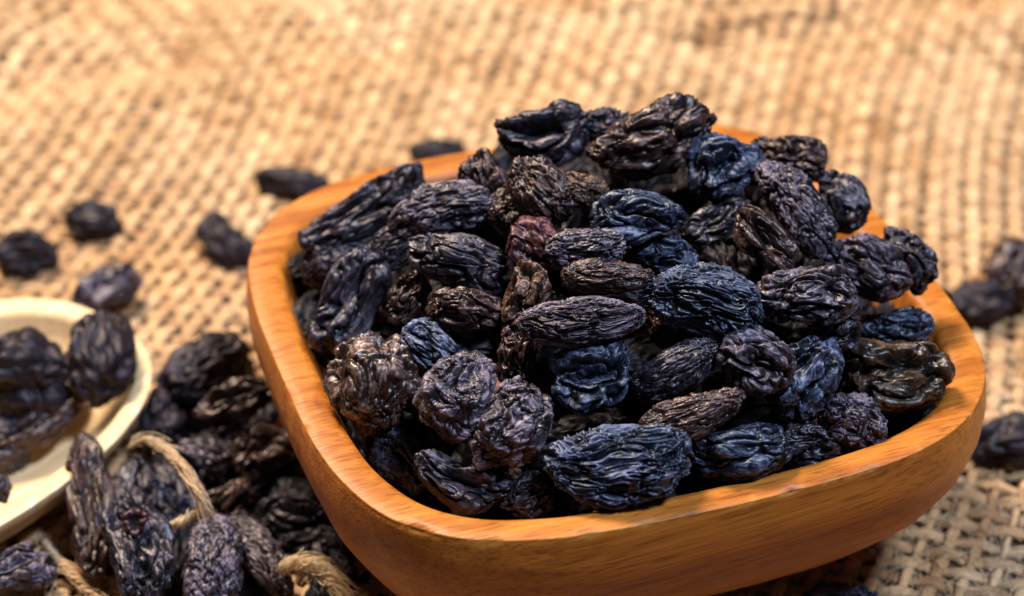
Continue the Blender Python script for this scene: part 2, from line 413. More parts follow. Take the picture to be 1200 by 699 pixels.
# ------------------------------------------------------------------ raisins
_ico = {}
def icosphere(level):
    if level in _ico: return _ico[level]
    t = (1 + 5 ** 0.5) / 2
    V = [(-1, t, 0), (1, t, 0), (-1, -t, 0), (1, -t, 0), (0, -1, t), (0, 1, t), (0, -1, -t), (0, 1, -t), (t, 0, -1), (t, 0, 1), (-t, 0, -1), (-t, 0, 1)]
    F = [(0, 11, 5), (0, 5, 1), (0, 1, 7), (0, 7, 10), (0, 10, 11), (1, 5, 9), (5, 11, 4), (11, 10, 2), (10, 7, 6), (7, 1, 8), (3, 9, 4), (3, 4, 2), (3, 2, 6), (3, 6, 8), (3, 8, 9), (4, 9, 5), (2, 4, 11), (6, 2, 10), (8, 6, 7), (9, 8, 1)]
    V = np.array(V, float); F = np.array(F)
    V /= np.linalg.norm(V, axis=1)[:, None]
    for _ in range(level):
        E = np.sort(np.concatenate([F[:, [0, 1]], F[:, [1, 2]], F[:, [2, 0]]]), axis=1)
        uq, inv = np.unique(E, axis=0, return_inverse=True); inv = inv.ravel()
        M = V[uq[:, 0]] + V[uq[:, 1]]; M /= np.linalg.norm(M, axis=1)[:, None]
        n = len(F); a, b_, c = inv[:n] + len(V), inv[n:2 * n] + len(V), inv[2 * n:] + len(V)
        V = np.concatenate([V, M])
        F = np.concatenate([np.stack([F[:, 0], a, c], 1), np.stack([F[:, 1], b_, a], 1), np.stack([F[:, 2], c, b_], 1), np.stack([a, b_, c], 1)])
    _ico[level] = (V, F); return V, F

def crease(n, w): return np.exp(-(n / w) ** 2)
def raisin_shape(a, b_, c, seed, style, level=5):
    """a wrinkled raisin, half axes a (long), b_, c (thickness), centred on 0"""
    s, F = icosphere(level)
    r_ = np.random.RandomState(seed * 7 + 1)
    o3 = r_.rand(3) * 50
    x, y, z = s.T
    # slightly pointed ends
    pt = 0.10 + 0.12 * r_.rand()
    P = np.stack([a * np.sign(x) * np.abs(x) ** (1 - pt * 0.6), b_ * y, c * z], 1)
    tap = r_.uniform(-0.22, 0.22); k_ = 1 + tap * x; P[:, 1] *= k_; P[:, 2] *= k_
    Nn = np.stack([x / a, y / b_, z / c], 1); Nn /= np.linalg.norm(Nn, axis=1)[:, None]
    A = min(b_, c)
    lob = noise(s * 1.25 + o3, seed) * (0.26 if style in 'wom' else 0.40) + noise(s * 2.4 + o3, seed + 1) * 0.12
    asp = {'o': 0.9, 'w': 0.25, 'l': 0.20, 'c': 0.42, 'm': 1.0, 'h': 0.8, 'f': 0.30, 's': 0.5}[style]   # stretch of the folds along the raisin
    if style == 'w': lob = lob * 0.7
    Q = np.stack([x * asp * a / A, y * b_ / A, z * c / A], 1)
    Q = Q + {'o': 0.3, 'w': 0.25, 'l': 0.2, 'c': 0.42, 'm': 0.45, 'h': 0.5, 'f': 0.32, 's': 0.45}[style] * np.stack([noise(s * 2.0 + o3 + 9, seed + 2), noise(s * 2.0 + o3 + 19, seed + 3), noise(s * 2.0 + o3 + 29, seed + 4)], 1)
    n1 = noise(Q * 1.1 + o3, seed + 5); n2 = noise(Q * (2.5 if style in 'wom' else 1.9) + o3, seed + 6); n3 = noise(Q * 6.2 + o3, seed + 7); n4 = noise(Q * 10.5 + o3, seed + 8)
    deep, mid, fine, tiny = {'h': (0.15, 0.10, 0.030, 0.022), 'o': (0.10, 0.05, 0.07, 0.03), 'w': (0.14, 0.11, 0.095, 0.025), 'l': (0.22, 0.15, 0.06, 0.015), 'c': (0.30, 0.12, 0.040, 0.014),
                             'm': (0.16, 0.10, 0.06, 0.02), 'f': (0.34, 0.10, 0.040, 0.010), 's': (0.26, 0.05, 0.014, 0.005)}[style]
    R1 = 1 - crease(n1, 0.13); R2 = 1 - crease(n2, 0.13)
    R3 = crease(n3, 0.14); R4 = crease(n4, 0.2)                # thin raised wrinkles
    if style == 'o':   # concentric wrinkles round a point near one end
        rr = np.hypot(x - 0.25 + 0.12 * noise(s * 2 + o3, seed + 12), (y + 0.1 + 0.12 * noise(s * 2 + o3 + 5, seed + 13)) * 0.95)
        R3 = 0.5 + 0.5 * np.sin(rr * 26 + 2.6 * noise(s * 3.0 + o3, seed + 14)); R3 = R3 ** 2 * np.clip(0.9 + 0.8 * noise(s * 4 + o3, seed + 15), 0.15, 1)
    d = lob - deep * (1 - R1) - mid * (1 - R2) + fine * (R3 - 0.4) + tiny * (R4 - 0.4)
    if style == 'f':   # one long collapsed groove
        g = np.exp(-((y - 0.15 * np.sin(x * 3 + seed)) / 0.28) ** 2) * np.clip(1.1 - np.abs(x), 0, 1) * (z > -0.2)
        d = d - 0.55 * g
    P = P + Nn * (d * A)[:, None]
    bend = r_.uniform(-0.25, 0.25) * (1.6 if style == 'f' else 1)
    P[:, 1] += bend * b_ * ((P[:, 0] / a) ** 2 - 0.3); P[:, 2] += r_.uniform(-0.25, 0.15) * c * ((P[:, 0] / a) ** 2 - 0.3)
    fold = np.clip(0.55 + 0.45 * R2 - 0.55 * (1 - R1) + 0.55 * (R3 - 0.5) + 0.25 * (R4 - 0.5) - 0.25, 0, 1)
    return P, F, fold

INNER = superloop(360, 5.5 - 0.62, 5.5 * 0.968 - 0.62, 3.2)
def heap_q(x, y):
    c, s = math.cos(-BYAW), math.sin(-BYAW); X = (x * c - y * s) / 4.88; Y = (x * s + y * c) / 4.70
    return (abs(X) ** 3.0 + abs(Y) ** 3.0) ** (1 / 3.0)
PEAK = (0.45, 0.9, 2.1)
def heap_z(x, y):
    q = min(heap_q(x, y), 1.15)
    d = math.hypot((x - PEAK[0]) / 4.8, (y - PEAK[1]) / 5.0)
    if q >= 1: return ZR - 0.30 - (q - 1) * 6
    return ZR - 0.30 + 1.0 * (1 - q ** 10) + PEAK[2] * max(0, 1 - d * d)
def heap_hit(px, py):
    """where the sight line enters the heap; else the nearest approach"""
    r = ray(px, py); best = None
    for k in np.arange(24, 46, 0.04):
        p = CAM + r * k
        if p[2] > 10 or heap_q(p[0], p[1]) > 0.93: continue
        h = p[2] - heap_z(p[0], p[1])
        if (best is None or h < best[0]): best = (h, k)
        if h <= 0: break
    k = best[1]; p = CAM + r * k
    e = 0.25
    gx = (heap_z(p[0] + e, p[1]) - heap_z(p[0] - e, p[1])) / (2 * e); gy = (heap_z(p[0], p[1] + e) - heap_z(p[0], p[1] - e)) / (2 * e)
    n = np.array([-gx, -gy, 1.0]); n /= np.linalg.norm(n)
    return p, n
def put_raisin(px, py, L, W, ang, mat, style, seed, label, p, n, lift, level=5, thick=0.78, group=None, face=0.7, view=None):
    r = p - CAM; D = r @ FWD; u = r / np.linalg.norm(r)
    p = p - u * lift
    D = (p - CAM) @ FWD; cm = D / FPX
    n2 = n * (1 - face) - u * face; n2 /= np.linalg.norm(n2)
    ca, sa = math.cos(math.radians(ang)), math.sin(math.radians(ang))
    rt = RIGHT; up = np.cross(rt, u); up /= np.linalg.norm(up)
    di = rt * ca + up * sa
    t = di - u * ((di @ n2) / (u @ n2)); fl = min(np.linalg.norm(t), 1.45); t /= np.linalg.norm(t)
    bdir = np.cross(n2, t)
    a = L * cm / 2 * fl; b_ = W * cm / 2 * 1.02; c = b_ * thick
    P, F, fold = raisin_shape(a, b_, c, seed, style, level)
    # make the outline as long and as wide as asked
    for ax, h in ((0, a), (1, b_)):
        lo, hi = P[:, ax].min(), P[:, ax].max(); P[:, ax] = (P[:, ax] - (lo + hi) / 2) * (2 * h / (hi - lo))
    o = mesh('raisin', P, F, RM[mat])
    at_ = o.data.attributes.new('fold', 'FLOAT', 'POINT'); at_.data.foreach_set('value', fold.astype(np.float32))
    M = Matrix(((t[0], bdir[0], n2[0]), (t[1], bdir[1], n2[1]), (t[2], bdir[2], n2[2]))).to_4x4()
    o.matrix_world = Matrix.Translation(Vector(p) * S) @ M
    tag(o, label, 'raisin', group)
    last_raisin[0] = o
    return o
last_raisin = [None]

# px, py, length, width, angle, material, style, lift towards the eye, label
HEAP = [
 (765, 165, 156, 84, 20, 'n', 'c', 0.2, 'broad flattened purple-brown raisin lying on the very top of the heap'),
 (640, 160, 112, 74, 12, 'k', 'f', 0.0, 'dark folded raisin at the top left of the heap, against the cloth'),
 (706, 149, 66, 44, 14, 'k', 'c', -0.4, 'small dark raisin on top of the heap, between two larger top raisins'),
 (568, 216, 84, 54, 100, 'n', 'c', 0.0, 'upright brown raisin where the heap meets the far rim'),
 (632, 224, 92, 66, -52, 'n', 'w', 0.2, 'slanting brown wrinkled raisin below the dark folded one near the top'),
 (684, 226, 62, 44, -20, 't', 'm', -0.1, 'small light brown raisin half hidden under the broad top raisin'),
 (749, 256, 114, 64, 2, 'b', 's', 0.3, 'smooth slate-blue raisin just below the broad top raisin'),
 (684, 294, 98, 52, 6, 'p', 'w', 0.2, 'grey-purple raisin lying just below and left of the smooth blue one'),
 (713, 325, 110, 40, -1, 'n', 'w', 0.5, 'narrow brown-grey raisin lying level in the middle of the heap'),
 (682, 378, 148, 56, 5, 'p', 'w', 0.6, 'long lengthwise-wrinkled raisin lying level in the centre of the bowl'),
 (823, 352, 146, 84, -12, 'b', 'w', 0.6, 'large silvery blue raisin with bold ridges right of the centre'),
 (947, 347, 122, 68, 3, 'p', 'c', 0.4, 'large purple-blue raisin right of the boldly ridged silvery one'),
 (850, 196, 96, 82, 20, 'b', 'f', 0.1, 'dark blue raisin with a deep crease, right of the broad top raisin'),
 (924, 184, 92, 54, -12, 'n', 'c', -0.1, 'dark brown raisin on the far right shoulder of the heap'),
 (935, 243, 132, 62, -55, 'p', 'm', 0.4, 'long pebbly raisin sloping down the right shoulder of the heap'),
 (986, 236, 78, 58, -60, 'k', 's', -0.1, 'black raisin at the far right edge of the heap by the rim'),
 (895, 284, 94, 50, -45, 'n', 'f', 0.2, 'light brown creased raisin sloping beside the dark hollow'),
 (1020, 313, 106, 66, -26, 'p', 's', 0.4, 'smooth mauve-brown raisin near the right rim with rounded end'),
 (1066, 302, 88, 56, -58, 'k', 'c', -0.1, 'black raisin against the right rim behind the smooth mauve one'),
 (1050, 386, 88, 50, 0, 'b', 's', -0.1, 'small blue-black raisin by the right rim above the glossy one'),
 (977, 390, 66, 54, 30, 'k', 'c', 0.1, 'small greenish black raisin under the large purple-blue one'),
 (1049, 441, 136, 84, -6, 'g', 'f', 0.55, 'large glossy dark raisin with golden brown creases leaning on the right rim'),
 (1000, 492, 88, 64, -18, 'p', 'm', 0.4, 'pebbly purple-brown raisin beneath the glossy one, by the front rim'),
 (942, 442, 112, 76, 60, 'b', 'c', 0.1, 'purplish blue raisin standing steeply left of the glossy one'),
 (887, 424, 98, 76, -20, 'p', 'c', 0.5, 'crumpled dark raisin with a reddish left end, right of centre'),
 (795, 434, 118, 54, 32, 'k', 'w', 0.1, 'dark brown raisin slanting up right beneath the large ridged one'),
 (812, 488, 130, 52, 20, 'n', 'w', 0.3, 'gold-flecked brown raisin slanting up right above the front ones'),
 (694, 442, 98, 78, 12, 'b', 'f', 0.3, 'bent blue raisin below the long lengthwise-wrinkled one'),
 (725, 550, 172, 98, 5, 'b', 'w', 0.6, 'biggest finely wrinkled blue-grey raisin at the front rim'),
 (865, 532, 124, 64, 4, 'b', 's', 0.5, 'flat blue raisin with a pale flap of skin at the front rim'),
 (535, 463, 112, 90, 75, 'p', 'o', 0.7, 'rounded grey raisin with concentric wrinkles, left of centre'),
 (596, 504, 116, 84, 52, 'p', 'o', 0.5, 'curved grey raisin tightly wrinkled, touching the rounded grey one'),
 (438, 450, 120, 108, 80, 'q', 'h', 0.5, 'fat round brown raisin with a lumpy glittering skin by the left rim'),
 (508, 408, 84, 50, -38, 'b', 'c', 0.2, 'small steel-blue raisin behind the rounded grey one'),
 (538, 568, 118, 60, -20, 'k', 'f', 0.3, 'dark purple raisin with a long crease, tucked against the front left rim'),
 (412, 352, 138, 72, 62, 'k', 'f', 0.4, 'long black raisin standing steeply against the left rim'),
 (545, 366, 92, 54, -8, 'n', 'c', 0.2, 'dark brown raisin with a pale blunt left end, left of centre'),
 (622, 348, 78, 58, 72, 't', 'c', 0.2, 'light brown raisin left of the narrow level one'),
 (606, 420, 84, 46, 88, 'n', 'c', -0.1, 'narrow dark brown raisin standing upright below the light brown one'),
 (536, 304, 122, 60, -18, 'k', 'c', 0.3, 'knobbly black raisin between the left rim pile and the reddish one'),
 (430, 252, 170, 66, 36, 'k', 'c', 0.3, 'long soft black raisin at the far left corner of the bowl'),
 (520, 247, 136, 66, 14, 'p', 'w', 0.2, 'long grey-streaked raisin right of the far left corner'),
 (398, 300, 104, 58, 30, 'k', 'w', 0.1, 'dark raisin squeezed between the left rim and the corner pile'),
 (470, 285, 96, 50, 30, 'k', 'w', 0.0, 'dark raisin under the grey-streaked one at the left of the heap'),
 (626, 287, 74, 62, -60, 'r', 's', 0.2, 'small reddish plum-coloured raisin in the middle of the heap'),
 (782, 302, 72, 48, 0, 'b', 's', -0.2, 'small dark blue raisin half hidden under the smooth slate-blue one'),
 (780, 378, 60, 46, -30, 't', 'c', -0.6, 'small orange-brown raisin peeping out under the large ridged one'),
 (618, 584, 66, 52, 30, 'k', 'c', 0.1, 'small black raisin in the dark gap left of the biggest front one'),
 (938, 522, 100, 54, 0, 'k', 'c', 0.0, 'dark blue-black raisin low between the flat blue and pebbly ones'),
 (472, 540, 84, 56, -50, 'b', 's', -0.3, 'dark blue raisin deep by the front left rim'),
 (1040, 500, 70, 40, 12, 'b', 's', 0.0, None),
 (478, 350, 70, 48, 60, 'n', 'c', -0.1, 'small brown raisin deep beside the steep black one'),
 (500, 470, 60, 70, 70, 'k', 'c', -0.5, 'black raisin behind the gap between the fat round and rounded grey ones'),
 (870, 470, 90, 60, 10, 'b', 's', -0.4, 'dark blue raisin deep under the crumpled reddish-ended one'),
 (760, 300, 70, 60, 80, 'k', 's', -0.6, 'black raisin deep below the slate-blue one'),
 (840, 262, 90, 60, 30, 'k', 'c', -0.7, 'black raisin deep in the hollow right of the slate-blue one'),
 (600, 245, 60, 56, 60, 'n', 'm', -0.3, 'small rough brown raisin on the left shoulder beside the slanting brown one'),
]
LARGE = (9, 10, 28, 30, 31)          # the sharpest, largest ones get a finer mesh
for i, (px, py, L, W, ang, mt, st, lift, lab) in enumerate(HEAP):
    if lab is None: continue
    p, n = heap_hit(px, py)
    cm = ((p - CAM) @ FWD) / FPX
    put_raisin(px, py, L * 1.03, W * 1.08, ang, mt, st, 100 + i, lab, p, n, lift - W * cm * 0.30, level=6 if i in LARGE else 5, group='raisins heaped in the orange wooden bowl')

# raisins deeper in the heap, seen only through the gaps
rf = np.random.RandomState(12)
DEEP_LABELS = {   # the deep raisins that show in the gaps, by the order they are laid; the others would be wholly hidden
    1: 'dark raisin deep between the small deep brown raisin and the fat lumpy brown raisin',
    2: 'dark raisin deep between the small deep brown raisin and the raisin below the grey-streaked one',
    5: 'dark raisin deep between the creased front-left raisin and the fat lumpy brown raisin',
    7: 'dark raisin deep between the blunt-ended brown raisin and the narrow upright brown raisin',
    8: 'dark raisin deep between the light-brown middle raisin and the knobbly black raisin',
    9: 'dark raisin deep between the rough left-shoulder raisin and the knobbly black raisin',
    13: 'dark raisin deep between the curved grey raisin and the biggest front raisin',
    14: 'dark raisin deep between the narrow upright brown raisin and the bent blue raisin',
    15: 'dark raisin deep between the long central raisin and the grey-purple raisin',
    16: 'dark raisin deep between the reddish plum raisin and the grey-purple raisin',
    17: 'dark raisin deep between the small light-brown raisin and the grey-purple raisin',
    18: 'dark raisin deep between the small light-brown raisin and the slanting brown raisin',
    22: 'dark raisin deep between the dark slanting raisin and the orange-brown peeping raisin',
    23: 'dark raisin deep between the narrow brown-grey raisin and the orange-brown peeping raisin',
    25: 'dark raisin deep between the smooth slate-blue raisin and the small half-hidden blue raisin',
    26: 'dark raisin deep between the small light-brown raisin and the smooth slate-blue raisin',
    27: 'dark raisin deep between the broad top raisin and the smooth slate-blue raisin',
    30: 'dark raisin deep between the deep blue hollow raisin and the gold-flecked raisin',
    31: 'dark raisin deep between the creased light-brown raisin and the boldly ridged blue raisin',
    32: 'dark raisin deep between the creased light-brown raisin and the black hollow raisin',
    33: 'dark raisin deep between the black hollow raisin and the small half-hidden blue raisin',
    34: 'dark raisin deep between the black hollow raisin and the smooth slate-blue raisin',
    36: 'dark raisin deep between the broad top raisin and the black hollow raisin',
    37: 'dark raisin deep between the low blue-black raisin and the steep purplish-blue raisin',
    38: 'dark raisin deep between the large purple-blue raisin and the reddish-ended crumpled raisin',
    39: 'dark raisin deep between the large purple-blue raisin and the creased light-brown raisin',
    40: 'dark raisin deep between the large purple-blue raisin and the smooth mauve raisin',
    41: 'dark raisin deep between the long pebbly raisin and the creased light-brown raisin',
    43: 'dark raisin deep between the fat lumpy brown raisin and the rounded grey raisin',
    44: 'dark raisin deep between the small deep brown raisin and the small steel-blue raisin',
    45: 'dark raisin deep between the small deep brown raisin and the blunt-ended brown raisin',
    50: 'dark raisin deep between the light-brown middle raisin and the long central raisin',
    56: 'dark raisin deep between the long central raisin and the narrow brown-grey raisin',
    60: 'dark raisin deep between the dark slanting raisin and the boldly ridged blue raisin',
    68: 'dark raisin deep between the creased light-brown raisin and the greenish black raisin',
    71: 'dark raisin deep between the steep purplish-blue raisin and the glossy dark raisin',
    72: 'dark raisin deep between the greenish black raisin and the small blue right raisin',
    74: 'dark raisin deep between the small blue right raisin and the smooth mauve raisin',
    91: 'dark raisin deep between the steep black raisin and the small deep brown raisin',
    94: 'dark raisin deep between the steep black raisin and the fat lumpy brown raisin',
    96: 'dark raisin deep between the fat lumpy brown raisin and the small steel-blue raisin',
    98: 'dark raisin deep between the fat lumpy brown raisin and the curved grey raisin',
    99: 'dark raisin deep between the deep blue left raisin and the small black front raisin',
    100: 'dark raisin deep between the deep blue left raisin and the creased front-left raisin',
    101: 'dark raisin deep between the creased front-left raisin and the rounded grey raisin',
    102: 'dark raisin deep between the small black front raisin and the creased front-left raisin',
    104: 'dark raisin deep between the small black front raisin and the biggest front raisin',
    106: 'dark raisin deep between the biggest front raisin and the gold-flecked raisin',
    108: 'dark raisin deep between the pale-flapped blue raisin and the low blue-black raisin',
    112: 'dark raisin deep between the pebbly front raisin and the steep purplish-blue raisin',
    114: 'dark raisin deep between the pebbly front raisin and the greenish black raisin',
    116: 'dark raisin deep between the bent blue raisin and the curved grey raisin',
    118: 'dark raisin deep between the dark slanting raisin and the gold-flecked raisin',
    119: 'dark raisin deep between the small black front raisin and the curved grey raisin',
    120: 'dark raisin deep between the pale-flapped blue raisin and the gold-flecked raisin',
    121: 'dark raisin deep between the deep blue hollow raisin and the pale-flapped blue raisin',
    122: 'dark raisin deep between the deep blue left raisin and the rounded grey raisin',
    123: 'dark raisin deep between the deep blue left raisin and the fat lumpy brown raisin',
    124: 'dark raisin deep between the creased front-left raisin and the curved grey raisin',
    125: 'dark raisin deep between the gold-flecked raisin and the reddish-ended crumpled raisin',
    126: 'dark raisin deep between the low blue-black raisin and the pebbly front raisin',
    127: 'dark raisin deep between the bent blue raisin and the biggest front raisin',
    128: 'dark raisin deep between the small black front raisin and the bent blue raisin',
    129: 'dark raisin deep between the biggest front raisin and the pale-flapped blue raisin',
    130: 'dark raisin deep between the steep black raisin and the squeezed left-rim raisin',
    131: 'dark raisin deep between the squeezed left-rim raisin and the long corner raisin',
    133: 'dark raisin deep between the small blue right raisin and the black right-rim raisin',
    134: 'dark raisin deep between the glossy dark raisin and the pebbly front raisin',
    135: 'dark raisin deep between the upright brown raisin and the folded top-left raisin',
    136: 'dark raisin deep between the small light-brown raisin and the folded top-left raisin',
    137: 'dark raisin deep between the small light-brown raisin and the small top raisin',
    138: 'dark raisin deep between the upright brown raisin and the grey-streaked raisin',
    139: 'dark raisin deep between the creased dark-blue raisin and the broad top raisin',
    140: 'dark raisin deep between the long pebbly raisin and the creased dark-blue raisin',
    141: 'black shaded raisin low between the small left-flank raisin and the topmost pile raisin',
    142: 'black shaded raisin low between the open-folded brown raisin and the topmost pile raisin',
    143: 'black shaded raisin low between the small left-flank raisin and the mauve-grey raisin',
    144: 'black shaded raisin low between the mauve-grey raisin and the open-folded brown raisin',
    145: 'black shaded raisin low between the ring-like curled raisin and the open-folded brown raisin',
    146: 'black shaded raisin low between the mauve-grey raisin and the ring-like curled raisin',
    147: 'black shaded raisin low between the ring-like curled raisin and the shaded black raisin',
    148: 'black shaded raisin low between the deep brown raisin and the mauve-grey raisin',
    150: 'black shaded raisin low between the deep brown raisin and the slanting purple raisin',
    151: 'black shaded raisin low between the shaded black raisin and the slanting purple raisin',
    152: 'black shaded raisin low between the shaded black raisin and the rough purple-grey raisin',
    153: 'black shaded raisin low between the holed raisin and the long leaning raisin',
    154: 'black shaded raisin low between the rough purple-grey raisin and the holed raisin',
    155: 'black shaded raisin low between the slanting purple raisin and the rough purple-grey raisin',
    156: 'black shaded raisin low between the raisin under the twine and the mauve-grey raisin',
    157: 'black shaded raisin low between the shaded black raisin and the deep brown raisin',
    158: 'black shaded raisin low between the squeezed black raisin and the slanting purple raisin',
}
deep_mesh = []; deep_count = [0]
def deep_raisin(p, group, sc=1.0):
    k_ = rf.randint(0, 8); idx = deep_count[0]; deep_count[0] += 1
    if len(deep_mesh) <= k_:
        k_ = len(deep_mesh)
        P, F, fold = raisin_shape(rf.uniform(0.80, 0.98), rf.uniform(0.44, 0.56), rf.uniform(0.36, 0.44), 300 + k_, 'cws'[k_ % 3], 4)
        o = mesh('raisin', P, F, RM['d'])  # darkest skin, so the gaps have their shade painted in
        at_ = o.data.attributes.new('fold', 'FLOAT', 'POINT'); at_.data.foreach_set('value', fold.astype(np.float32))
        deep_mesh.append(o.data); bpy.data.objects.remove(o)
    rot = (rf.uniform(-0.5, 0.5), rf.uniform(-0.5, 0.5), rf.uniform(0, 6.28))
    if idx not in DEEP_LABELS: return
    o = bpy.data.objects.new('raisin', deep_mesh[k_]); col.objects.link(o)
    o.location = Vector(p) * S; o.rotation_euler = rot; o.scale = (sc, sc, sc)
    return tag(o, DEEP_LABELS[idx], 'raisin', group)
fcount = 0
spots = [(gx, gy, 0) for gx in np.arange(-4.5, 4.6, 1.25) for gy in np.arange(-4.5, 4.6, 0.95)] + [(gx, gy, 1) for gx in np.arange(-4.0, 4.1, 1.3) for gy in np.arange(-4.0, 4.1, 1.05)]
for k_ in range(22):
    a_ = k_ / 22 * 2 * math.pi
    for q_ in np.arange(3, 6.5, 0.02):
        if heap_q(q_ * math.cos(a_), q_ * math.sin(a_)) > 0.86: break
    spots.append((q_ * math.cos(a_), q_ * math.sin(a_), 2))
    spots.append((q_ * math.cos(a_ + 0.1) * 0.93, q_ * math.sin(a_ + 0.1) * 0.93, 3))
for gx, gy, lay in spots:
    if True:
        x, y = gx + rf.uniform(-.3, .3), gy + rf.uniform(-.3, .3)
        q = heap_q(x, y)
        if q > (0.80, 0.72, 0.93, 0.93)[lay]: continue
        z = heap_z(x, y) - 1.05 - 0.3 * rf.rand() - 0.75 * (lay == 1) - 0.3 * (q > 0.7) - 0.35 * max(0, y - 0.5) * (lay < 2)
        if lay >= 2: z = ZR - (0.85, 1.5)[lay - 2] - 0.15 * rf.rand()
        p = np.array([x, y, z])
        d = p - CAM; D = d @ FWD
        deep_raisin(p, 'raisins deep inside the heap')
        fcount += 1

for px, py, z in [(640, 505, 3.6), (700, 505, 3.6), (760, 475, 3.9), (600, 565, 3.1), (825, 572, 3.1), (880, 485, 3.9), (480, 520, 3.3), (445, 520, 3.2), (560, 520, 3.5), (840, 520, 3.6),
                  (940, 540, 3.1), (720, 490, 3.8), (650, 590, 3.0), (780, 590, 3.0), (368, 380, 3.3), (360, 320, 3.4), (1085, 420, 3.3), (1068, 372, 3.3), (1060, 490, 3.3),
                  (600, 200, 4.6), (660, 205, 4.8), (720, 200, 5.2), (560, 240, 4.3), (820, 235, 5.0), (870, 240, 4.8)]:
    deep_raisin(at(px, py, z), 'raisins deep inside the heap')

DEEP_LABELS[9001] = 'black raisin deep below the long central raisin, left of the orange-brown peeping one'
DEEP_LABELS[9002] = 'black raisin in the dark gap just above the small steel-blue raisin'

def floor_raisin(px, py, L, W, ang, mt, st, z, lab, group, level=None, seed=0, face=0.35, thick=0.75):
    cm = 0.0165
    if level is None: level = 4 if py < 540 else 5
    p = at(px, py, z + W * cm * thick * 0.5)
    put_raisin(px, py, L, W, ang, mt, st, seed, lab, p, np.array([0, 0, 1.0]), 0, level, thick, group, face)
g = 'raisins scattered on the burlap'
LOOSE = [
 (30, 294, 78, 66, 5, 'l', 's', 0.05, 'plump black raisin on the burlap at the left edge, above the pale bowl'),
 (110, 259, 72, 54, -8, 'l', 's', 0.05, 'black raisin alone on the burlap, upper left'),
 (125, 338, 88, 60, 28, 'p', 's', 0.15, 'greyish purple raisin on the burlap behind the pale bowl'),
 (263, 284, 76, 52, -48, 'l', 's', 0.05, 'black raisin on the burlap touching the left corner of the orange bowl'),
 (343, 214, 90, 46, -12, 'l', 's', 0.05, 'flat dark raisin on the burlap behind the far left corner of the orange bowl'),
 (514, 177, 72, 34, 0, 'l', 's', 0.05, 'dark raisin peeping over the far rim of the orange bowl'),
 (1150, 354, 84, 60, 12, 'l', 's', 0.05, 'dark blurred raisin just right of the orange bowl'),
 (1194, 322, 70, 76, 80, 'n', 's', 0.15, 'brown-black raisin cut off by the right edge of the picture'),
 (1182, 516, 96, 66, 10, 'l', 's', 0.05, 'blue-black raisin on the burlap at the right edge, low beside the orange bowl'),
 (985, 704, 90, 50, 0, 'b', 'c', 0.05, 'dark raisin in the shade below the orange bowl, at the bottom edge'),
 (243, 430, 112, 76, 35, 'l', 's', 0.8, 'dark raisin topping the pile between the two bowls'),
 (194, 482, 74, 58, 75, 'l', 's', 0.4, 'small black raisin on the left flank of the pile between the bowls'),
 (275, 470, 106, 58, 15, 'n', 'f', 1.1, 'brown curled raisin with an open fold on the pile between the bowls'),
 (240, 532, 72, 44, -20, 'p', 's', 0.7, 'small mauve-grey raisin under the start of the twine'),
 (308, 530, 82, 66, 28, 'n', 'f', 0.4, 'brown ring-like curled raisin beside the orange bowl wall'),
 (348, 608, 94, 66, -8, 'k', 'c', 0.05, 'black shaded raisin beside the orange bowl wall, left of its front corner'),
 (107, 588, 172, 56, 96, 'n', 'f', 0.7, 'long thin upright raisin leaning on the pale bowl wall'),
 (155, 582, 100, 60, 80, 'k', 'c', 0.3, 'dark raisin behind the holed one at the lower left'),
 (168, 645, 132, 80, 108, 'k', 'c', 0.8, 'big blue-black raisin with a reddish hole at its top, lower left'),
 (250, 660, 120, 72, 84, 'p', 'm', 0.7, 'purple-grey rough raisin standing right of the holed one, bottom edge'),
 (306, 652, 118, 50, -52, 'p', 'w', 0.5, 'slanting purple raisin between the rough one and the frayed twine end'),
 (22, 668, 88, 62, 14, 'p', 'f', 0.3, 'blue-purple raisin in the bottom left corner'),
 (210, 575, 92, 62, 100, 'k', 'c', 0.2, 'dark raisin under the twine loop'),
 (262, 592, 84, 54, 40, 'n', 'c', 0.1, 'brown raisin deep between the twine and the orange bowl'),
 (395, 655, 84, 46, -60, 'k', 'c', 0.05, 'black raisin squeezed between the twine end and the orange bowl'),
 (218, 620, 70, 50, 60, 'n', 's', 0.0, None),
 (305, 480, 74, 56, 60, 'l', 's', 0.1, 'black raisin wedged between the pile and the orange bowl'),
 (240, 492, 84, 60, 0, 'l', 's', 0.2, 'black raisin in the core of the pile between the bowls'),
 (300, 574, 80, 50, 0, 'k', 'c', 0.0, 'dark raisin on the burlap under the ring-like curled one'),
]
for i, t_ in enumerate(LOOSE):
    if t_[8]: floor_raisin(*t_, g, seed=500 + i)
    if t_[8] and 'hole' in t_[8] and t_[8].startswith('big'): HOLED = last_raisin[0]
for px, py, z in [(225, 455, .3), (262, 445, .25), (205, 510, .25), (262, 515, .3), (330, 545, .3), (290, 545, .25), (340, 575, .25), (235, 560, .25), (185, 600, .3), (280, 625, .25),
                  (360, 640, .25), (330, 620, .3), (130, 640, .3), (200, 660, .3), (280, 690, .3), (180, 560, .2), (365, 590, .25), (385, 690, .2)]:
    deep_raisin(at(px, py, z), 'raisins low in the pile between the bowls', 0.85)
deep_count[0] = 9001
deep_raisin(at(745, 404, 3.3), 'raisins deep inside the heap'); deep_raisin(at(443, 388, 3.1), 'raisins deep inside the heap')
g = 'raisins in the pale wooden bowl'
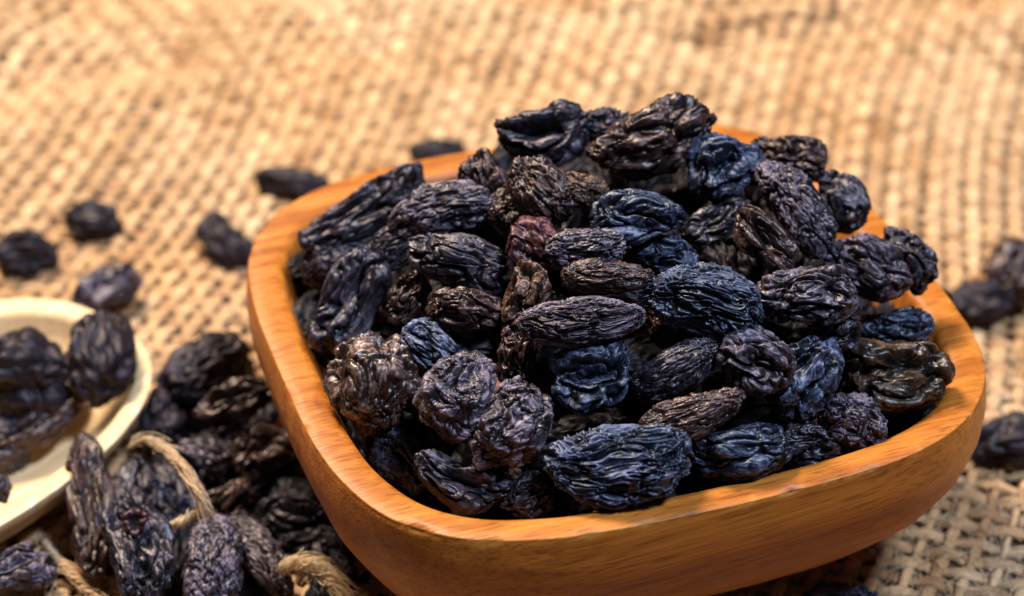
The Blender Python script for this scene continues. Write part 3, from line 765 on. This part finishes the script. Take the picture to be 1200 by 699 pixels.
SMALL = [
 (28, 436, 116, 104, -15, 'l', 's', 1.0, 'large rounded dark raisin at the left edge, inside the pale bowl'),
 (118, 412, 112, 88, 82, 'l', 's', 1.2, 'brown rough raisin resting on the right rim of the pale bowl'),
 (50, 496, 128, 48, 32, 'n', 'f', 0.7, 'long brown-edged raisin slanting inside the pale bowl'),
 (-8, 572, 34, 44, 60, 'k', 'c', 0.8, 'sliver of a dark raisin at the left edge, near side of the pale bowl'),
 (60, 470, 100, 70, 30, 'k', 'c', 0.3, 'black raisin underneath in the pale bowl'),
 (0, 520, 90, 70, 10, 'k', 'c', 0.3, 'black raisin at the bottom of the pale bowl by the left edge'),
]
for i, t_ in enumerate(SMALL):
    floor_raisin(*t_, g, seed=600 + i)

# the reddish puckered stalk hole at the top of one raisin near the camera
bpy.context.view_layer.update()
iM = HOLED.matrix_world.inverted()
hit, hp, hn, _f = HOLED.ray_cast(iM @ Vector(CAM * S), (iM.to_3x3() @ Vector(ray(158, 612))).normalized())
if hit:
    hn = (hn * 0.5 + (iM @ Vector(CAM * S) - hp).normalized() * 0.9).normalized()
    c0 = np.array(hp) / S; nn = np.array(hn); e1 = np.cross(nn, [0.3, 0.8, 0.2]); e1 /= np.linalg.norm(e1); e2 = np.cross(nn, e1)
    th = np.linspace(0, 2 * math.pi, 49)
    wob = 1 + 0.22 * np.sin(th * 3 + 1) + 0.10 * np.sin(th * 7)
    for rr_, rad_, mt_ in ((0.155, 0.052, 'r'),):
        ringp = c0 + nn * 0.02 + (e1 * np.cos(th)[:, None] + e2 * np.sin(th)[:, None]) * (rr_ * wob)[:, None] + nn * (0.02 * np.sin(th * 5))[:, None]
        o = tubes('stalk_hole_rim', [ringp], [rad_ * (1 + 0.3 * np.sin(th * 9))], RM[mt_], HOLED, k=8); o['label'] = 'reddish puckered rim of the stalk hole'
    pit = c0 + nn * 0.015
    V = [pit] + [pit + (e1 * math.cos(a) + e2 * math.sin(a)) * 0.14 + nn * 0.02 for a in np.arange(16) / 16 * 2 * math.pi]
    mesh('stalk_hole_shade', V, [(0, 1 + i, 1 + (i + 1) % 16) for i in range(16)], RM['d'], HOLED)  # dark disc painted as the shade inside the hole, no real depth

# pieces of frayed jute twine
def spline(P, n):
    P = np.asarray(P, float); m_ = len(P); t = np.linspace(0, m_ - 1, n)
    out = []
    for q in t:
        i = min(int(q), m_ - 2); f_ = q - i
        p0 = P[max(i - 1, 0)]; p1 = P[i]; p2 = P[i + 1]; p3 = P[min(i + 2, m_ - 1)]
        out.append(0.5 * ((2 * p1) + (-p0 + p2) * f_ + (2 * p0 - 5 * p1 + 4 * p2 - p3) * f_ ** 2 + (-p0 + 3 * p1 - 3 * p2 + p3) * f_ ** 3))
    return np.array(out)
def twine(pts, radius, label, strands=3, turns=5, fray=60, seed=0, spread=1.0):
    C = spline([at(x, y, z) for x, y, z in pts], 90)
    root = empty('jute_twine', C[0]); r_ = np.random.RandomState(seed)
    o0 = C[0]
    T = np.gradient(C, axis=0); T /= np.linalg.norm(T, axis=1)[:, None]
    B = np.cross(T, [0, 0, 1.0]); B /= np.linalg.norm(B, axis=1)[:, None]; M = np.cross(B, T)
    s = np.linspace(0, 1, 90)
    for k in range(strands):
        ph = s * turns * 2 * math.pi + k * 2 * math.pi / strands
        P = C + (B * np.cos(ph)[:, None] + M * np.sin(ph)[:, None]) * (radius * 0.55 * (1 + 0.4 * noise(C * 2.5 + k * 7, seed + 60)))[:, None] - o0
        tubes('strand', [P], [radius * 0.38 * (0.65 + 0.35 * np.sin(s * math.pi) ** 0.4)], FRAY, root, k=8)
    ln, rd = [], []
    for k in range(fray):
        i0 = r_.randint(0, 60); i1 = min(89, i0 + r_.randint(12, 45))
        seg = C[i0:i1:3] - o0; m_ = len(seg)
        ph = r_.rand() * 6.28 + np.linspace(0, 2.5, m_)
        rr = radius * (0.8 + spread * r_.rand() * np.linspace(0.2, 1.6, m_))
        b2, m2 = B[i0:i1:3], M[i0:i1:3]
        seg = seg + (b2 * np.cos(ph)[:, None] + m2 * np.sin(ph)[:, None]) * rr[:, None]
        ln.append(seg); rd.append(r_.uniform(0.004, 0.008))
    f_ = tubes('fibres', ln, rd, FRAY, root, k=3); tag(f_, kind='stuff')
    tag(root, label, 'twine', 'pieces of jute twine')
twine([(150, 525, 1.2), (172, 516, 1.5), (198, 530, 1.8), (220, 556, 1.9), (236, 588, 1.7), (246, 622, 1.3)], 0.034,
      'frayed tan twine looping over the raisins between the bowls', fray=150, seed=1, turns=2.5, spread=3.0)
twine([(322, 676, 0.7), (342, 662, 1.0), (368, 662, 1.1), (392, 680, 1.0), (420, 712, 0.8)], 0.042,
      'thick fuzzy twine end at the bottom edge beside the orange bowl', fray=260, seed=2, turns=1.6, spread=3.6)
twine([(52, 636, 0.25), (66, 655, 0.3), (88, 676, 0.3), (112, 700, 0.3), (130, 720, 0.3)], 0.085,
      'tightly twisted golden twine at the bottom left, beside the corner raisin', fray=40, seed=3, turns=6)
twine([(196, 618, 1.0), (212, 612, 1.25), (232, 600, 1.4)], 0.07,
      'short pale wisp of twine between the holed raisin and the rough one', fray=30, seed=4, turns=2)
